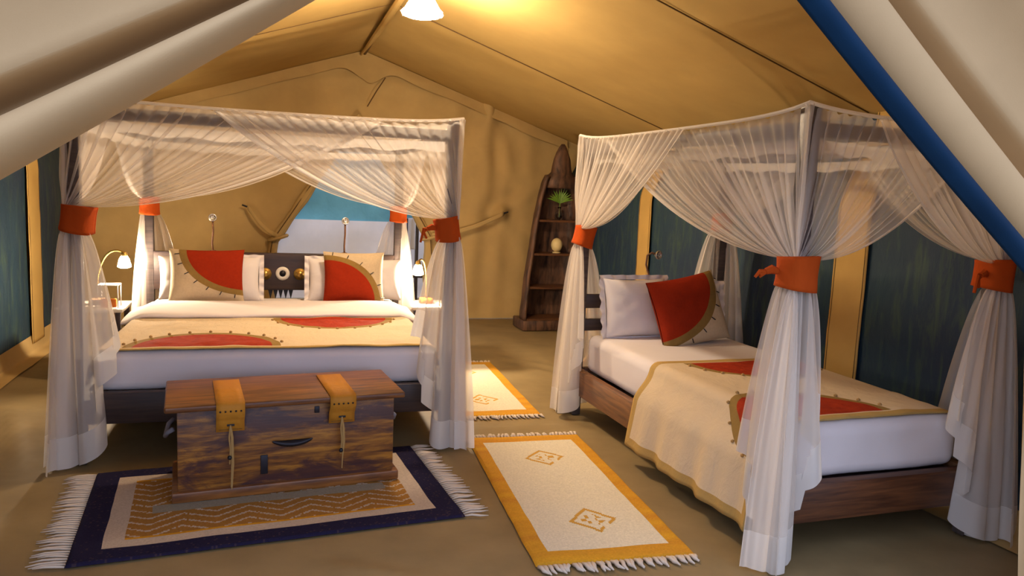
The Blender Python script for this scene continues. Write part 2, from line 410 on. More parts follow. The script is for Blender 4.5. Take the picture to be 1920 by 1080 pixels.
# roof pelmet along the back wall
def pel(u, v):
    x = lerp(XL, XR, u); return (x, YB - .035 - .03 * v - .012 * nz(x * 4, v), roofz(x) - .005 - (.12 + .05 * abs(nz(x * 1.5, 2)) + (.2 * math.exp(-((x - 1.0) / .18) ** 2))) * v)
V, F, UV = grid(120, 6, pel); add('pelmet', mesh_from('pelmet', V, F), M['canvas'], wb)
B().tube([(1.20, YB - .06, 2.84), (1.10, YB - .06, 2.68), (1.0, YB - .055, 2.5)], .007, 6).build('door_seam', M['seam'], wb)
def door_flap(name, pts, label, strap, tog):
    d = thing(name, label, None, (pts[-1][0], YB, 0), kind='structure')
    n = 40; ctr = []
    for k in range(n + 1):
        t = k / n * (len(pts) - 1); i = min(int(t), len(pts) - 2); q = t - i
        ctr.append((lerp(pts[i][0], pts[i + 1][0], q), lerp(pts[i][1], pts[i + 1][1], q), lerp(pts[i][2], pts[i + 1][2], q)))
    b = B()
    for off, rr in ((0, 1), (.06, .8)):
        sgn = -1 if pts[-1][0] < XM else 1
        b.tube([(c[0] + sgn * off * c[2], YB - .07 - .01 * math.sin(k * .5 + off * 40), c[1]) for k, c in enumerate(ctr)], [max(.012, c[2] * rr * (1 + .12 * math.sin(k * .9 + off * 50))) for k, c in enumerate(ctr)], 10)
    b.build('rolled_edge', M['canvas'], d)
    B().tube([(c[0] + (.4 if pts[-1][0] > XM else -.4) * c[2], YB - .075 - c[2], c[1]) for c in ctr[3:-6]], .006, 5).build('fold_line', M['seam'], d)
    V, F, UV = grid(24, 3, lambda u, v: (lerp(strap[0][0], strap[1][0], u), YB - .11 - .03 * math.sin(PI * u) - .05 * sm(.8, 1, u), lerp(strap[0][1], strap[1][1], u) + (v - .5) * .06 - .05 * math.sin(PI * u)))
    add('strap', mesh_from('strap', V, F), M['canvas'], d, solid=.008)
    lp = B()
    lp.tube([(strap[1][0] + .10 * math.cos(a), YB - .08 + .10 * math.sin(a), strap[1][1] - .02 + .03 * math.cos(a)) for a in [2 * PI * k / 20 for k in range(20)]], .02, 6, closed=True)
    lp.build('strap_loop', M['canvas'], d)
    B().tube([(strap[0][0] - .005, YB - .10, strap[0][1]), (strap[0][0] + tog * .06, YB - .10, strap[0][1] + .02)], .010, 8).build('toggle', M['iron'], d)
door_flap('door_1', [(.9, 2.40, .015), (.62, 1.93, .04), (.30, 1.42, .055), (-.02, .93, .05), (-.08, .5, .075), (-.12, .02, .10)], 'tan canvas doorway flap tied back behind the double bed headboard', ((-.305, 1.30), (.02, .98)), -1)
door_flap('door_2', [(.9, 2.40, .015), (1.16, 1.98, .04), (1.46, 1.5, .06), (1.75, 1.02, .05), (1.78, .5, .085), (1.80, .02, .11)], 'tan canvas doorway flap tied back on the right of the doorway', ((2.68, 1.325), (1.78, 1.03)), 1)

# bathroom behind the doorway, open to the sky
wr_ = thing('wall_washroom', 'teal and white canvas screen seen through the rear doorway', None, (.9, 10.9, 0), kind='structure')
V, F, UV = grid(50, 20, lambda u, v: (lerp(-2.4, 4.2, u), 10.9 + .03 * nz(u * 14, v * 4), lerp(1.085, 2.3, v))); add('upper_canvas', mesh_from('u', V, F), M['teal'], wr_)
V, F, UV = grid(50, 20, lambda u, v: (lerp(-2.4, 4.2, u), 10.88 + .025 * nz(u * 12, v * 3, 4), lerp(0, 1.095, v))); add('lower_canvas', mesh_from('l', V, F), M['whitecanvas'], wr_)
B().box((.93, 10.84, 0), (.955, 10.87, 1.09), .004).build('seam_strip', M['whitecanvas'], wr_)
ts = thing('clothes_stand', 'dark wooden stand with pale cloth behind the rear doorway', 'stand', (1.9, 10.4, 0))
for x_ in (1.72, 1.84, 2.02): B().box((x_, 10.38, 0), (x_ + .045, 10.42, 1.16), .006).build('post', M['darkwood'], ts)
for z_ in (.35, 1.12): B().box((1.70, 10.385, z_), (2.1, 10.415, z_ + .05), .005).build('rail', M['darkwood'], ts)
V, F, UV = grid(8, 16, lambda u, v: (lerp(1.73, 1.83, u), 10.355 - .015 * math.sin(u * 9), lerp(.75, 1.18, v))); tw = add('hand_towel', mesh_from('towel', V, F), M['sheet'], None, label='pale cloth hanging on the dark stand behind the doorway', cat='towel', solid=.008)

# ------------------------------------------------------------------ entrance flaps (foreground)
def entrance(name, apex, low, drop, label, trim, prof, outer):
    """ruled cloth: u along the edge from apex to tie, v outward from the edge"""
    d = thing(name, label, None, (low[0], YF, 0), kind='structure')
    ax, az = apex; bx, bz = low
    ex, ez = bx - ax, bz - az; Ln = math.hypot(ex, ez); ex /= Ln; ez /= Ln
    sx = 1 if bx > ax else -1
    nx, nz_ = -ez * sx * 1.0, ex * sx        # outward, up and away from the opening
    if nz_ < 0: nx, nz_ = -nx, -nz_
    def fn(u, v):
        q = u * 1.0; L = q * Ln
        dist, dep = prof(u, v)
        sagv = -.02 * math.sin(PI * u)
        return (ax + ex * L + nx * (dist + sagv), YF + dep, az + ez * L + nz_ * (dist + sagv))
    V, F, UV = grid(70, 110, fn); add('flap_cloth', mesh_from(name, V, F), M['flap'], d)
    # cloth falling from the tie to the ground
    def fall(u, v):
        z = lerp(bz + .06, .0, v); wv = lerp(.07, .25, sm(0, .5, v))
        x = bx + sx * (lerp(0, wv, u) + lerp(.05, .25, v)); return (x, YF - .03 + .045 * math.sin(u * 16 + 2 * v) * sm(0, .25, v) + .03, z)
    V, F, UV = grid(40, 40, fall); add('gathered_tail', mesh_from('tail', V, F), M['flap'], d)
    if not trim: B().tube([(bx + sx * (.03 + .08 * math.cos(a)), YF - .02 + .07 * math.sin(a), bz + .03 + sx * .02 * math.cos(a)) for a in [2 * PI * k / 20 for k in range(20)]], .018, 8, closed=True).build('tie_cord', M['flap'], d)
    if trim:
        def tr(u, v):
            L = u * Ln; wd = .078; dist = -.02 + wd * v
            return (ax + ex * L + nx * (dist - .02 * math.sin(PI * u)), YF - .085 - .028 * math.sin(PI * v) , az + ez * L + nz_ * (dist - .02 * math.sin(PI * u)))
        V, F, UV = grid(50, 10, tr); add('edge_trim', mesh_from('trim', V, F), M['bluetrim'], d, solid=.008)
        V, F, UV = grid(16, 8, lambda u, v: (bx + lerp(-.03, .045, u) + .02 * v, YF - .1 - .02 * math.sin(PI * u), bz + lerp(.07, -.22, v) - .06 * u * (1 - v)))
        add('edge_trim', mesh_from('trimtail', V, F), M['bluetrim'], d, solid=.008)
    # canvas beyond the tie, closing the front wall
    V, F, UV = grid(6, 6, lambda u, v: (lerp(bx + sx * .25, outer, u), YF + .03, lerp(0, 2.2, v))); add('front_canvas', mesh_from('fc', V, F), M['flap'], d)
    return d
def prof_left(u, v):
    # roll (convex) -> valley -> broad slack cloth
    wr = max(.015, -.03 + .235 * u)                      # width of the rolled edge
    if v < .35:
        t = v / .35; return wr * (1 - math.cos(PI * t)) * .5 + .0, -.12 * math.sin(PI * t) ** .8 - .03 * t
    if v < .5:
        t = (v - .35) / .15; wv = lerp(.01, .12, u); return wr + wv * t, -.03 + lerp(.02, .20, u) * math.sin(PI * min(1, t * 1.15)) - .06 * t * t
    t = (v - .5) / .5; wv = lerp(.01, .12, u); return wr + wv + 1.6 * t, -.09 - .14 * sm(0, .2, t) + .5 * t
def prof_right(u, v):
    wr = lerp(.20, .17, u)
    if v < .35:
        t = v / .35; return .065 + wr * (1 - math.cos(PI * t)) * .5, .02 - .10 * math.sin(PI * t) ** .8 - .02 * t
    if v < .5:
        t = (v - .35) / .15; wv = lerp(.05, .10, u); return .065 + wr + wv * t, .0 + .07 * math.sin(PI * min(1, t * 1.15)) - .05 * t * t
    t = (v - .5) / .5; wv = lerp(.05, .10, u); return .065 + wr + wv + 1.6 * t, -.05 - .10 * sm(0, .2, t) + .03 * math.sin(t * 26) * sm(0, .2, t) + .12 * t
entrance('door_3', (.95, 2.655), (-1.62, .90), 0, 'pale canvas entrance flap folded back at upper left', False, prof_left, XL - .5)
entrance('door_4', (.95, 2.635), (2.585, 1.33), 0, 'pale canvas entrance flap with blue edge folded back at upper right', True, prof_right, XR + .5)

# ------------------------------------------------------------------ rugs
def rug(label, name, o, ang, Wd, Ln, cell, fn, nf, group, flen, fw_):
    global CUR
    keep = CUR; CUR = Matrix.Translation((o[0], o[1], 0)) @ Matrix.Rotation(ang, 4, 'Z')
    t = thing(name, label, 'rug', (Wd / 2, Ln / 2, 0), group)
    nu, nv = int(Wd / cell), int(Ln / cell)
    def top(u, v):
        x, y = u * Wd, v * Ln
        e = 1 if (0 < u < 1 and 0 < v < 1) else 0
        return (x + .004 * nz(y * 6, 1), y + .004 * nz(x * 6, 3), (.014 + .004 * nz(x * 4, y * 4) + .006 * max(0, nz(x * 2.3, y * 2.1, 7))) if e else .004)
    V, F, UV = grid(nu, nv, top)
    C = []
    for j in range(nv):
        for i in range(nu):
            c = fn((i + .5) / nu * Wd, (j + .5) / nv * Ln); k = 1 + .10 * (rng.random() - .5)
            C.append((c[0] * k, c[1] * k, c[2] * k, 1))
    add('weave', mesh_from('weave', V, F, True, None, C), M['rug'], t)
    return t, keep
def fringe_strand(name, L, wd):
    b = B(); b.tube([(0, 0, .004), (.003, -L * .3, .009), (-.003, -L * .65, .007), (.004, -L, .004)], [wd * .45, wd * .6, wd * .55, wd * .18], 5)
    me = mesh_from(name, b.v, b.f); me.materials.append(M['fringe']); return me
def fringes(t, me, pts, Wd, Ln):
    for (x, y, a, s) in pts:
        o = bpy.data.objects.new('tassel', me); col.objects.link(o); o.parent = t
        o.location = (x - Wd / 2, y - Ln / 2, 0); o.rotation_euler = (0, 0, a); o.scale = (1, s, 1)
NAVY, RC, RBR, ROR, RGR = (.018, .015, .045), (.58, .47, .36), (.40, .19, .04), (.68, .32, .02), (.34, .30, .22)
def rug1c(x, y):
    Wd, Ln = 1.71, 1.06
    ex, ey = min(x, Wd - x), min(y, Ln - y)
    if ex < .115 or ey < .115:
        return NAVY if rng.random() > .06 else (.05, .035, .05)
    if ex < .20 or ey < .18: return RC if ey >= .18 or ey < .18 and ex >= .115 and y < .5 * Ln else RC
    if ey < .195: return ROR
    if .44 < y < .52 and .30 < x < Wd - .30: return RGR
    # chevrons
    p = .29; ph = ((y - .19) * 1.0 + abs(((x / p) % 1) - .5) * p * .62) / .068
    return RC if (ph % 1) < .22 and rng.random() > .1 else RBR
def rug2c(Wd, Ln):
    def f(x, y):
        ex, ey = min(x, Wd - x), min(y, Ln - y)
        if ex < .085 or ey < .11:
            n = nz(x * 1.5, y * 14, 3); return (.70 + .1 * n, .34 + .1 * n, .03)
        for cy in (.40, Ln - .42):
            dx, dy = abs(x - Wd * .53), abs(y - cy); d = dx / .115 + dy / .125
            if .86 < d < 1.08 and not (x > Wd * .53 + .03 and y < cy - .03 and x < Wd * .53 + .07): return (.66, .36, .06)
            if d < .62 and dx < .06 and ((int((x + 9) / .03) + int((y + 9) / .03)) % 2 == 0) and dx > .012: return (.66, .36, .06)
        return (.84, .75, .55)
    return f
t, keep = rug('navy bordered rug with brown zigzag centre under the wooden trunk', 'woven_rug', (-.812, 3.275), .088, 1.71, 1.06, .0085, rug1c, 0, None, 0, 0)
st = fringe_strand('strand_long', .13, .0105); pts = []
for k in range(46):
    y = .012 + k * (1.06 - .024) / 45
    pts.append((0.0, y, -PI / 2 - .12 + rng.uniform(-.12, .12), rng.uniform(.85, 1.15)))
    pts.append((1.71, y, PI / 2 - .1 + rng.uniform(-.2, .2), rng.uniform(.85, 1.15)))
fringes(t, st, pts, 1.71, 1.06)
def yellow(label, o, ang, Wd, Ln):
    t, keep = rug(label, 'woven_rug', o, ang, Wd, Ln, .009, rug2c(Wd, Ln), 0, 'yellow bordered rugs', 0, 0)
    st = fringe_strand('strand_short', .075, .017); pts = []
    for k in range(34):
        x = .01 + k * (Wd - .02) / 33
        pts.append((x, 0.0, rng.uniform(-.25, .45), rng.uniform(.75, 1.1))); pts.append((x, Ln, PI + rng.uniform(-.3, .3), rng.uniform(.75, 1.1)))
    fringes(t, st, pts, Wd, Ln)
yellow('yellow bordered cream rug beside the single bed, nearest the entrance', (1.067, 2.874), -.067, .745, 1.69)
yellow('yellow bordered cream rug on the right side of the double bed', (1.10, 5.03), -.05, .735, 1.66)
CUR = Matrix.Identity(4)

# ------------------------------------------------------------------ four poster beds
def post(t, x, y, H, s=.032):
    b = B().box((x - s, y - s, 0), (x + s, y + s, H), .006); return b.build('post', M['postwood'], t)
def bed(label, W, L, H, rz0, rz1, dark, hb):
    t = thing('four_poster_bed', label, 'bed', (W / 2, L / 2, 0), 'four poster beds')
    for x in (0, W):
        for y in (0, L): post(t, x, y, H)
    r = .028
    B().box((.03, -r, rz0), (W - .03, r, rz1)).build('foot_rail', M['darkwood' if dark else 'railwood'], t)
    for x in (0, W): B().box((x - r, .03, rz0), (x + r, L - .03, rz1)).build('side_rail', M['darkwood' if dark else 'siderail'], t)
    B().box((.03, L - r, rz0), (W - .03, L + r, rz1)).build('head_rail', M['railwood'], t)
    B().box((r, r, rz0 + .05), (W - r, L - r, rz1 - .03), .01).build('bed_base', M['darkwood'], t)
    for (x0, y0, x1, y1) in ((.03, -.018, W - .03, .018), (.03, L - .018, W - .03, L + .018), (-.018, .03, .018, L - .03), (W - .018, .03, W + .018, L - .03)):
        B().box((x0, y0, H - .125), (x1, y1, H - .06)).build('canopy_rail', M['postwood'], t)
    hb(t); return t
def netset(label, W, L, H, zb_, spans, bed_in):
    """mosquito net: eight gathered curtains, roof sheet and lining strips; spans = {(side): (fa, fb)}"""
    t = thing('mosquito_net', label, 'mosquito net', (W / 2, L / 2, 0), 'mosquito nets over the beds')
    A00, A10, A01, A11 = Vector((0, 0, 0)), Vector((W, 0, 0)), Vector((0, L, 0)), Vector((W, L, 0))
    X, Y = Vector((1, 0, 0)), Vector((0, 1, 0))
    sides = [('foot', A00, A10, -Y, W), ('left', A00, A01, -X, L), ('right', A10, A11, X, L), ('head', A01, A11, Y, W)]
    seed = 0
    for nm, a, b_, n, Ls in sides:
        fa, fb = spans[nm][:2]; rise = spans[nm][2:] if len(spans[nm]) > 2 else (.5, .5)
        for k, (c, d, f) in enumerate(((a, (b_ - a).normalized(), fa), (b_, (a - b_).normalized(), fb))):
            seed += 1; rr = random.Random(seed * 13 + int(W * 100))
            off = .034 + .024 * k; K = int(9 + 9 * f * Ls / 1.1); ph = [rr.uniform(0, 6) for _ in range(6)]
            ns = K * 10; zb = zb_ + (bed_in[2] if bed_in and (c - Vector((bed_in[0], bed_in[1], 0))).length < .01 else 0)
            def pl(s): return math.sin(2 * PI * K * s + 2.2 * nz(s * 5, seed, 1)) + .5 * math.sin(2 * PI * K * .37 * s + ph[1])
            def upper(s, tt):
                A_ = max(.04, .20 + .60 * nz(s * 6.0, seed * 3.1, .3)) / K
                sj = A_ * math.sin(2 * PI * K * s + ph[2] + 1.5 * nz(s * 7, seed)) * sm(0, .12, tt)
                T = c + d * (f * Ls * s - .062 * (1 - s))
                e = tt; p = 1 + .85 * s; zf = 1 - (1 - e) ** p
                xr_ = max(0, f * Ls * s); ztop = H + .004 + .006 * pl(s) - .042 * (1 - math.exp(-min(xr_, Ls - xr_) / .22))
                bx = -.05 + .10 * s
                pos = T.lerp(c + d * bx, e) + d * (sj * f * Ls * (1 - .85 * e))
                amp = lerp(.008, .026, sm(0, .5, e)) * lerp(1, .55, sm(.6, 1, e))
                nn = lerp(off, .042, sm(.5, 1, e)) + amp * lerp(1, .45, sm(.7, 1, e)) * pl(s) * .7 - .004 * nz(s * 5, e * 1.5, seed)
                pos = pos + n * nn
                zz = lerp(ztop, zb + .055, zf) + .006 * nz(s * 3, e * 1.2, seed)
                return (pos.x, pos.y, zz)
            V, F, UV = grid(ns, 22, upper)
            inner = []; hemf = []
            for q in F:
                (hemf if (q[0] % (ns + 1)) >= ns - 4 else inner).append(q)
            # tail below the tieback
            ns2 = 110; KF = 3.6 + rr.uniform(-.4, .6); hr = rise[k]
            def ztail(s):
                st_ = sm(.40, 1, s); return .012 + hr * (st_ * .6 + .4 * math.floor(st_ * 3.99) / 3) + .01 * nz(s * 8, seed)
            def tail(s, tt):
                z0 = zb - .05; z = lerp(z0, ztail(s), tt); q = (z0 - z) / z0
                w0 = -.05 + .10 * s; w1 = -.19 + (.37 if bed_in and c.length < .01 else .51) * s
                fa_ = 2 * PI * (KF * s + .30 * nz(s * 2.5, q * .6, seed)) + ph[3]
                am = .75 + .6 * nz(s * 3, q * .4, seed + 5)
                dx = lerp(w0, w1, q ** .55) + .055 * am * math.sin(fa_) * q ** .7
                fine = .004 * math.sin(2 * PI * 19 * s + ph[5]) * (1 - .5 * q)
                nn = lerp(.042 + .010 * math.cos(fa_), .08 + .075 * am * math.cos(fa_ + .6 * math.sin(2.5 * q + ph[4])), q ** .7) + fine
                pos = c + d * dx + n * nn; return (pos.x, pos.y, z)
            TV, TF, _ = grid(ns2, 30, tail)
            hl = .165
            tin, thm = [], []
            for q in TF:
                s = (q[0] % (ns2 + 1)) / ns2; zc = sum(TV[i][2] for i in q) / 4
                (thm if zc < ztail(s) + hl else tin).append(q)
            nV = len(V)
            def submesh(name, fs, m_):
                allv = V + TV; used = sorted({i for f_ in fs for i in f_}); mp = {i: k_ for k_, i in enumerate(used)}
                return add(name, mesh_from(name, [allv[i] for i in used], [tuple(mp[i] for i in f_) for f_ in fs]), M[m_], t)
            submesh('curtain', inner, 'net')
            submesh('gathered_tail', [tuple(i + nV for i in q) for q in tin], 'nettail')
            submesh('edge_hem', hemf, 'hem')
            submesh('hem', [tuple(i + nV for i in q) for q in thm], 'hem')
    V, F, UV = grid(40, 40, lambda u, v: (lerp(-.03, W + .03, u), lerp(-.03, L + .03, v), H - .055 - .015 * math.sin(PI * u) * math.sin(PI * v) + .05 * math.exp(-min(u, 1 - u) * W / .1) * math.exp(-min(v, 1 - v) * L / .1) + .004 * nz(u * 9, v * 9)))
    add('net_roof', mesh_from('roof', V, F), M['netroof'], t)
    for p0, p1 in (((.04, .035), (W - .04, .035)), ((.04, L - .035), (W - .04, L - .035)), ((.035, .04), (.035, L - .04)), ((W - .035, .04), (W - .035, L - .04))):
        V, F, UV = grid(30, 3, lambda u, v: (lerp(p0[0], p1[0], u), lerp(p0[1], p1[1], u), H - .128 - .055 * v - .008 * math.sin(u * 40) * v - .018 * math.sin(PI * u)))
        add('lining_strip', mesh_from('lin', V, F), M['hem'], t)
    b = B()
    ring = [(-.05, -.05), (W + .05, -.05), (W + .05, L + .05), (-.05, L + .05)]; pts = []
    for i in range(4):
        q0, q1 = ring[i], ring[(i + 1) % 4]
        for k in range(24): pts.append((lerp(q0[0], q1[0], k / 24), lerp(q0[1], q1[1], k / 24), H + .008 - .042 * (1 - math.exp(-min(k, 24 - k) / 24 * math.dist(q0, q1) / .22))))
    b.tube(pts, .009, 6, closed=True); b.build('top_piping', M['hem'], t)
    return t
def tieback(label, x, y, z, rx, ry, h, tilt, tail, group='orange tiebacks on the net posts'):
    t = thing('tieback', label, 'tieback', (x, y, z), group)
    mt = Matrix.Translation((x, y, z)) @ Matrix.Rotation(tilt[0], 4, 'X') @ Matrix.Rotation(tilt[1], 4, 'Y')
    def fn(u, v):
        a = 2 * PI * u; k = 1 + .035 * math.sin(5 * a + x) + .05 * (2 * v - 1) ** 2 + .02 * nz(u * 8, v * 3, x)
        p = mt @ Vector((rx * k * math.cos(a), ry * k * math.sin(a), (v - .5) * h * (1 + .12 * math.cos(a + 1)))); return tuple(p)
    V, F, UV = grid(48, 8, fn); add('band', mesh_from('band', V, F), M['orange'], t, solid=.010)
    if tail:
        p = Vector((x + tail[0] * rx * 1.15, y + tail[1] * ry * 1.15, z)); dr = Vector((tail[0], tail[1], 0)).normalized()
        b = B().tube([p - dr * .02, p + dr * .02 + Vector((0, 0, .01)), p + dr * .045], [.012, .02, .014], 8); b.build('knot', M['orange'], t)
        for s_ in (-1, 1):
            q = p + dr * .04
            B().tube([q, q + dr * .03 + Vector((0, 0, -.01 + .01 * s_)), q + dr * (.03 + .02 * s_) + Vector((0, 0, -.07 * tail[2] - .012 * s_))], [.009, .010, .007], 6).build('tassel', M['orange'], t)
    return t
def soft_box(name, a, b, r, mat, parent=None, wr=.006, n=(40, 40), **k):
    """rounded box whose faces are slightly uneven"""
    bm = bmesh.new(); bmesh.ops.create_cube(bm, size=1)
    for v in bm.verts: v.co = Vector([lerp(a[i], b[i], v.co[i] + .5) for i in range(3)])
    bmesh.ops.bevel(bm, geom=bm.edges[:], offset=r, segments=4, affect='EDGES', profile=.5)
    bmesh.ops.subdivide_edges(bm, edges=[e for e in bm.edges if e.calc_length() > .15], cuts=24, use_grid_fill=True)
    ce = Vector([(a[i] + b[i]) / 2 for i in range(3)])
    for v in bm.verts:
        d = (v.co - ce).normalized(); v.co += d * wr * (nz(v.co.x * 5, v.co.y * 5, v.co.z * 5) + .5 * nz(v.co.x * 14, v.co.y * 9, v.co.z * 11))
    me = bpy.data.meshes.new(name); bm.to_mesh(me); bm.free(); me.polygons.foreach_set('use_smooth', [True] * len(me.polygons))
    return add(name, me, mat, parent, **k)
def pillow_mesh(w_, h_, th, n=44, pinch=.06):
    def side(sg):
        def fn(u, v):
            x, y = 2 * u - 1, 2 * v - 1
            k = max(0, (1 - abs(x) ** 3.0)) * max(0, (1 - abs(y) ** 3.0))
            px = x * (1 - pinch * (1 - abs(y) ** 2) * abs(x) ** 3) * w_ / 2; py = y * (1 - pinch * (1 - abs(x) ** 2) * abs(y) ** 3) * h_ / 2
            dz = sg * (.004 + th / 2 * k ** .55) + .008 * nz(x * 3, y * 3, sg) * k
            return (px, dz * -1, py + h_ / 2)
        return grid(n, n, fn, sg < 0)
    V1, F1, U1 = side(1); V2, F2, U2 = side(-1); n1 = len(V1)
    return V1 + V2, F1 + [tuple(i + n1 for i in f) for f in F2], U1 + U2
def pillow(name, label, cat, loc, lean, yaw, w_, h_, th, mat, frill=False, group=None, ticks=None, tilt=0):
    """stands on its lower edge at loc, leaning back by lean; faces -y"""
    t = thing(name, label, cat, loc, group)
    mt = Matrix.Translation(loc) @ Matrix.Rotation(yaw, 4, 'Z') @ Matrix.Rotation(-lean, 4, 'X') @ Matrix.Rotation(tilt, 4, 'Y')
    V, F, U = pillow_mesh(w_, h_, th)
    add('cover', mesh_from('cover', [mt @ Vector(v) for v in V], F, True, U), mat, t)
    if frill:
        P = []
        N = 160
        def fn(u, v):
            a = u * 4; s = int(a) % 4; q = a - int(a)
            if u >= 1: s, q = 3, 1.0
            cs = [(-1, -1), (1, -1), (1, 1), (-1, 1)]; p0, p1 = cs[s], cs[(s + 1) % 4]
            x, y = lerp(p0[0], p1[0], q), lerp(p0[1], p1[1], q)
            e = 1 + v * .16
            return tuple(mt @ Vector((x * w_ / 2 * .965 * lerp(1, e, 1), .012 * math.sin(u * 2 * PI * 22) * v, (y * .965 * e) * h_ / 2 + h_ / 2)))
        V, F, U = grid(N * 2, 3, fn); add('frill', mesh_from('frill', V, F), mat, t)
    if ticks:
        cu, cv, R, angs = ticks
        for a in angs:
            pts = []
            for rr in (R - .01, R + .055):
                u, v = cu + rr * math.cos(a), cv + rr * math.sin(a)
                x, y = 2 * u - 1, 2 * v - 1
                k = max(0, (1 - abs(x) ** 3)) * max(0, (1 - abs(y) ** 3)); pts.append(mt @ Vector((x * w_ / 2, -(.007 + th / 2 * k ** .55), y * h_ / 2 + h_ / 2)))
            B().tube(pts, .0035, 5).build('stitch', M['black'], t)
    return t
def runner(label, x0, x1, y0, y1, zt, hl, hr, mat, r=.06, flare=.12, beads=(), off=0):
    t = thing('bed_runner', label, 'bed runner', ((x0 + x1) / 2, (y0 + y1) / 2, zt))
    def mp(u, y):
        lift = .012 * nz(u * 2.5, y * 3, 2) + .006 * nz(u * 7, y * 9, 5)
        if u < x0 + r: s, c, sg, x = (x0 + r) - u, x0 + r, -1, 0
        elif u > x1 - r: s, c, sg, x = u - (x1 - r), x1 - r, 1, 0
        else: return (u, y, zt + max(0, lift) + .003)
        if s < r * PI / 2:
            a = s / r; return (c + sg * r * math.sin(a), y, zt + .003 - r * (1 - math.cos(a)))
        dd = s - r * PI / 2
        return (c + sg * (r + .004 + off * sm(0, .16, dd) + flare * dd + .03 * dd * math.sin(y * 17 + 1) + .02 * dd * math.sin(y * 31)), y, zt - r - dd)
    u0, u1 = x0 - hl, x1 + hr
    nu, nv = int((u1 - u0) / .02), int((y1 - y0) / .02)
    def fn(a, b_):
        u = lerp(u0, u1, a); y = lerp(y0, y1, b_) + .008 * nz(u * 4, b_ * 5); return mp(u, y), (u, lerp(y0, y1, b_))
    V, F, UV = grid(nu, nv, fn); cl = add('cloth', mesh_from('cloth', V, F, True, UV), mat, t, solid=.006)
    for (cu, cv, R, sg, n) in beads:
        for k in range(n):
            a = PI * (k + .7) / (n + .4); u, y = cu + (R + .012) * math.cos(a), cv + sg * (R + .012) * math.sin(a)
            if not (u0 < u < u1 and y0 < y < y1): continue
            p = Vector(mp(u, y)) + Vector((0, 0, .008)); B().lathe([(.0, -.009), (.008, -.005), (.010, 0), (.008, .005), (0, .009)], p, 8).build('bead', M['cord'], t, smooth=True)
    return t

# ---- double bed (left)
CUR = Matrix.Translation((-1.021, 4.533, 0)) @ Matrix.Rotation(-.014, 4, 'Z')
W1, L1, HH = 2.028, 2.267, 2.0
def hb1(t):
    h = B().box((.03, L1 - .03, .667), (W1 - .03, L1 + .02, .985), .006); hbo = h.build('headboard', M['darkwood'], t)
    def disc(x, z, prof, m_, nm): B().lathe(prof, (x, L1 - .032, z), 28, Matrix.Rotation(PI / 2, 4, 'X')).build(nm, m_, hbo, smooth=True)
    cx = 1.045
    for dx in (-.142, .142): disc(cx + dx, .808, [(.052, 0), (.05, .008), (.036, .012), (.03, .026), (.016, .036), (0, .04)], M['brass'], 'brass_boss')
    disc(cx, .812, [(.058, 0), (.058, .010), (.03, .012), (.026, .006), (0, .006)], M['bone'], 'bone_ring')
    disc(cx, .812, [(.028, .004), (.026, .012), (.012, .013), (.010, .02), (0, .022)], M['iron'], 'ring_centre')
    for k in range(5):
        x = cx - .10 + k * .042; b = B().raw([(x - .019, L1 - .01, .665), (x + .019, L1 - .01, .665), (x, L1 - .01, .585), (x - .019, L1 + .0, .665), (x + .019, L1 + .0, .665), (x, L1 + .0, .585)], [(0, 1, 2), (5, 4, 3), (0, 3, 4, 1), (1, 4, 5, 2), (2, 5, 3, 0)])
        b.tube([(x, L1 - .005, .59), (x, L1 - .005, .53)], .0035, 5); b.build('bead_pendant', M['black'], t)
bed('dark wooden four poster double bed behind the trunk', W1, L1, HH, .225, .40, True, hb1)
soft_box('mattress', (.05, .045, .385), (W1 - .05, L1 - .10, .612), .055, M['sheet'], None, label='thick white sheeted mattress on the double bed', cat='mattress')
d1 = thing('folded_duvet', 'white duvet folded back below the pillows on the double bed', 'duvet', (W1 / 2, 1.4, .62))
def duv(u, v):
    x = lerp(.0, W1 - .0, u); a = v * PI * 2
    yy = 1.40 + .33 * math.copysign(abs(math.cos(a)) ** .5, math.cos(a)); zz = .640 + .024 * math.copysign(abs(math.sin(a)) ** .7, math.sin(a)) + .006 * nz(x * 4, yy * 4)
    e = sm(.07, 0, u) + sm(.93, 1, u); return (x, yy + .01 * nz(x * 2, v * 3), zz - .05 * e)
V, F, UV = grid(60, 36, duv); add('duvet_fold', mesh_from('duvet', V, F), M['sheet'], d1)
R1c = [(.62, .105, .43, 1), (1.41, 1.06, .42, -1)]
rm1 = runner_mat('double_runner', .05 - .10, W1 - .05 + .10, .055, 1.13, .035, R1c)
runner('cream bed runner with two red half discs across the double bed', .05, W1 - .05, .055, 1.13, .618, .10, .10, rm1, .05, .05, [(c[0], c[1], c[2], c[3], 11) for c in R1c])
PZ = .618
pillow('pillow', 'white pillow at the outer left end of the double bed headboard', 'pillow', (.35, 2.01, PZ), .30, .12, .50, .36, .15, M['pillowc'], False, 'white pillows on the double bed')
pillow('pillow', 'white frilled pillow half behind the left red and cream cushion', 'pillow', (.62, 1.95, PZ), .28, .02, .50, .36, .13, M['pillowc'], True, 'white frilled pillows')
pillow('pillow', 'white frilled pillow half behind the right red and cream cushion', 'pillow', (1.50, 1.95, PZ), .28, -.02, .50, .36, .13, M['pillowc'], True, 'white frilled pillows')
pillow('pillow', 'white pillow at the outer right end of the double bed headboard', 'pillow', (1.80, 2.0, PZ), .30, -.1, .46, .36, .15, M['pillowc'], False, 'white pillows on the double bed')
A = lambda lo, hi, n: [math.radians(lerp(lo, hi, k / (n - 1))) for k in range(n)]
pillow('cushion', 'cream cushion with red quarter disc in its top right corner', 'cushion', (.475, 1.82, PZ), .24, .03, .56, .43, .16, cushion_mat('cushion_a', 1.0, 1.0, .86, .76), False, 'red and cream cushions', (1.0, 1.0, .87, A(187, 262, 7)))
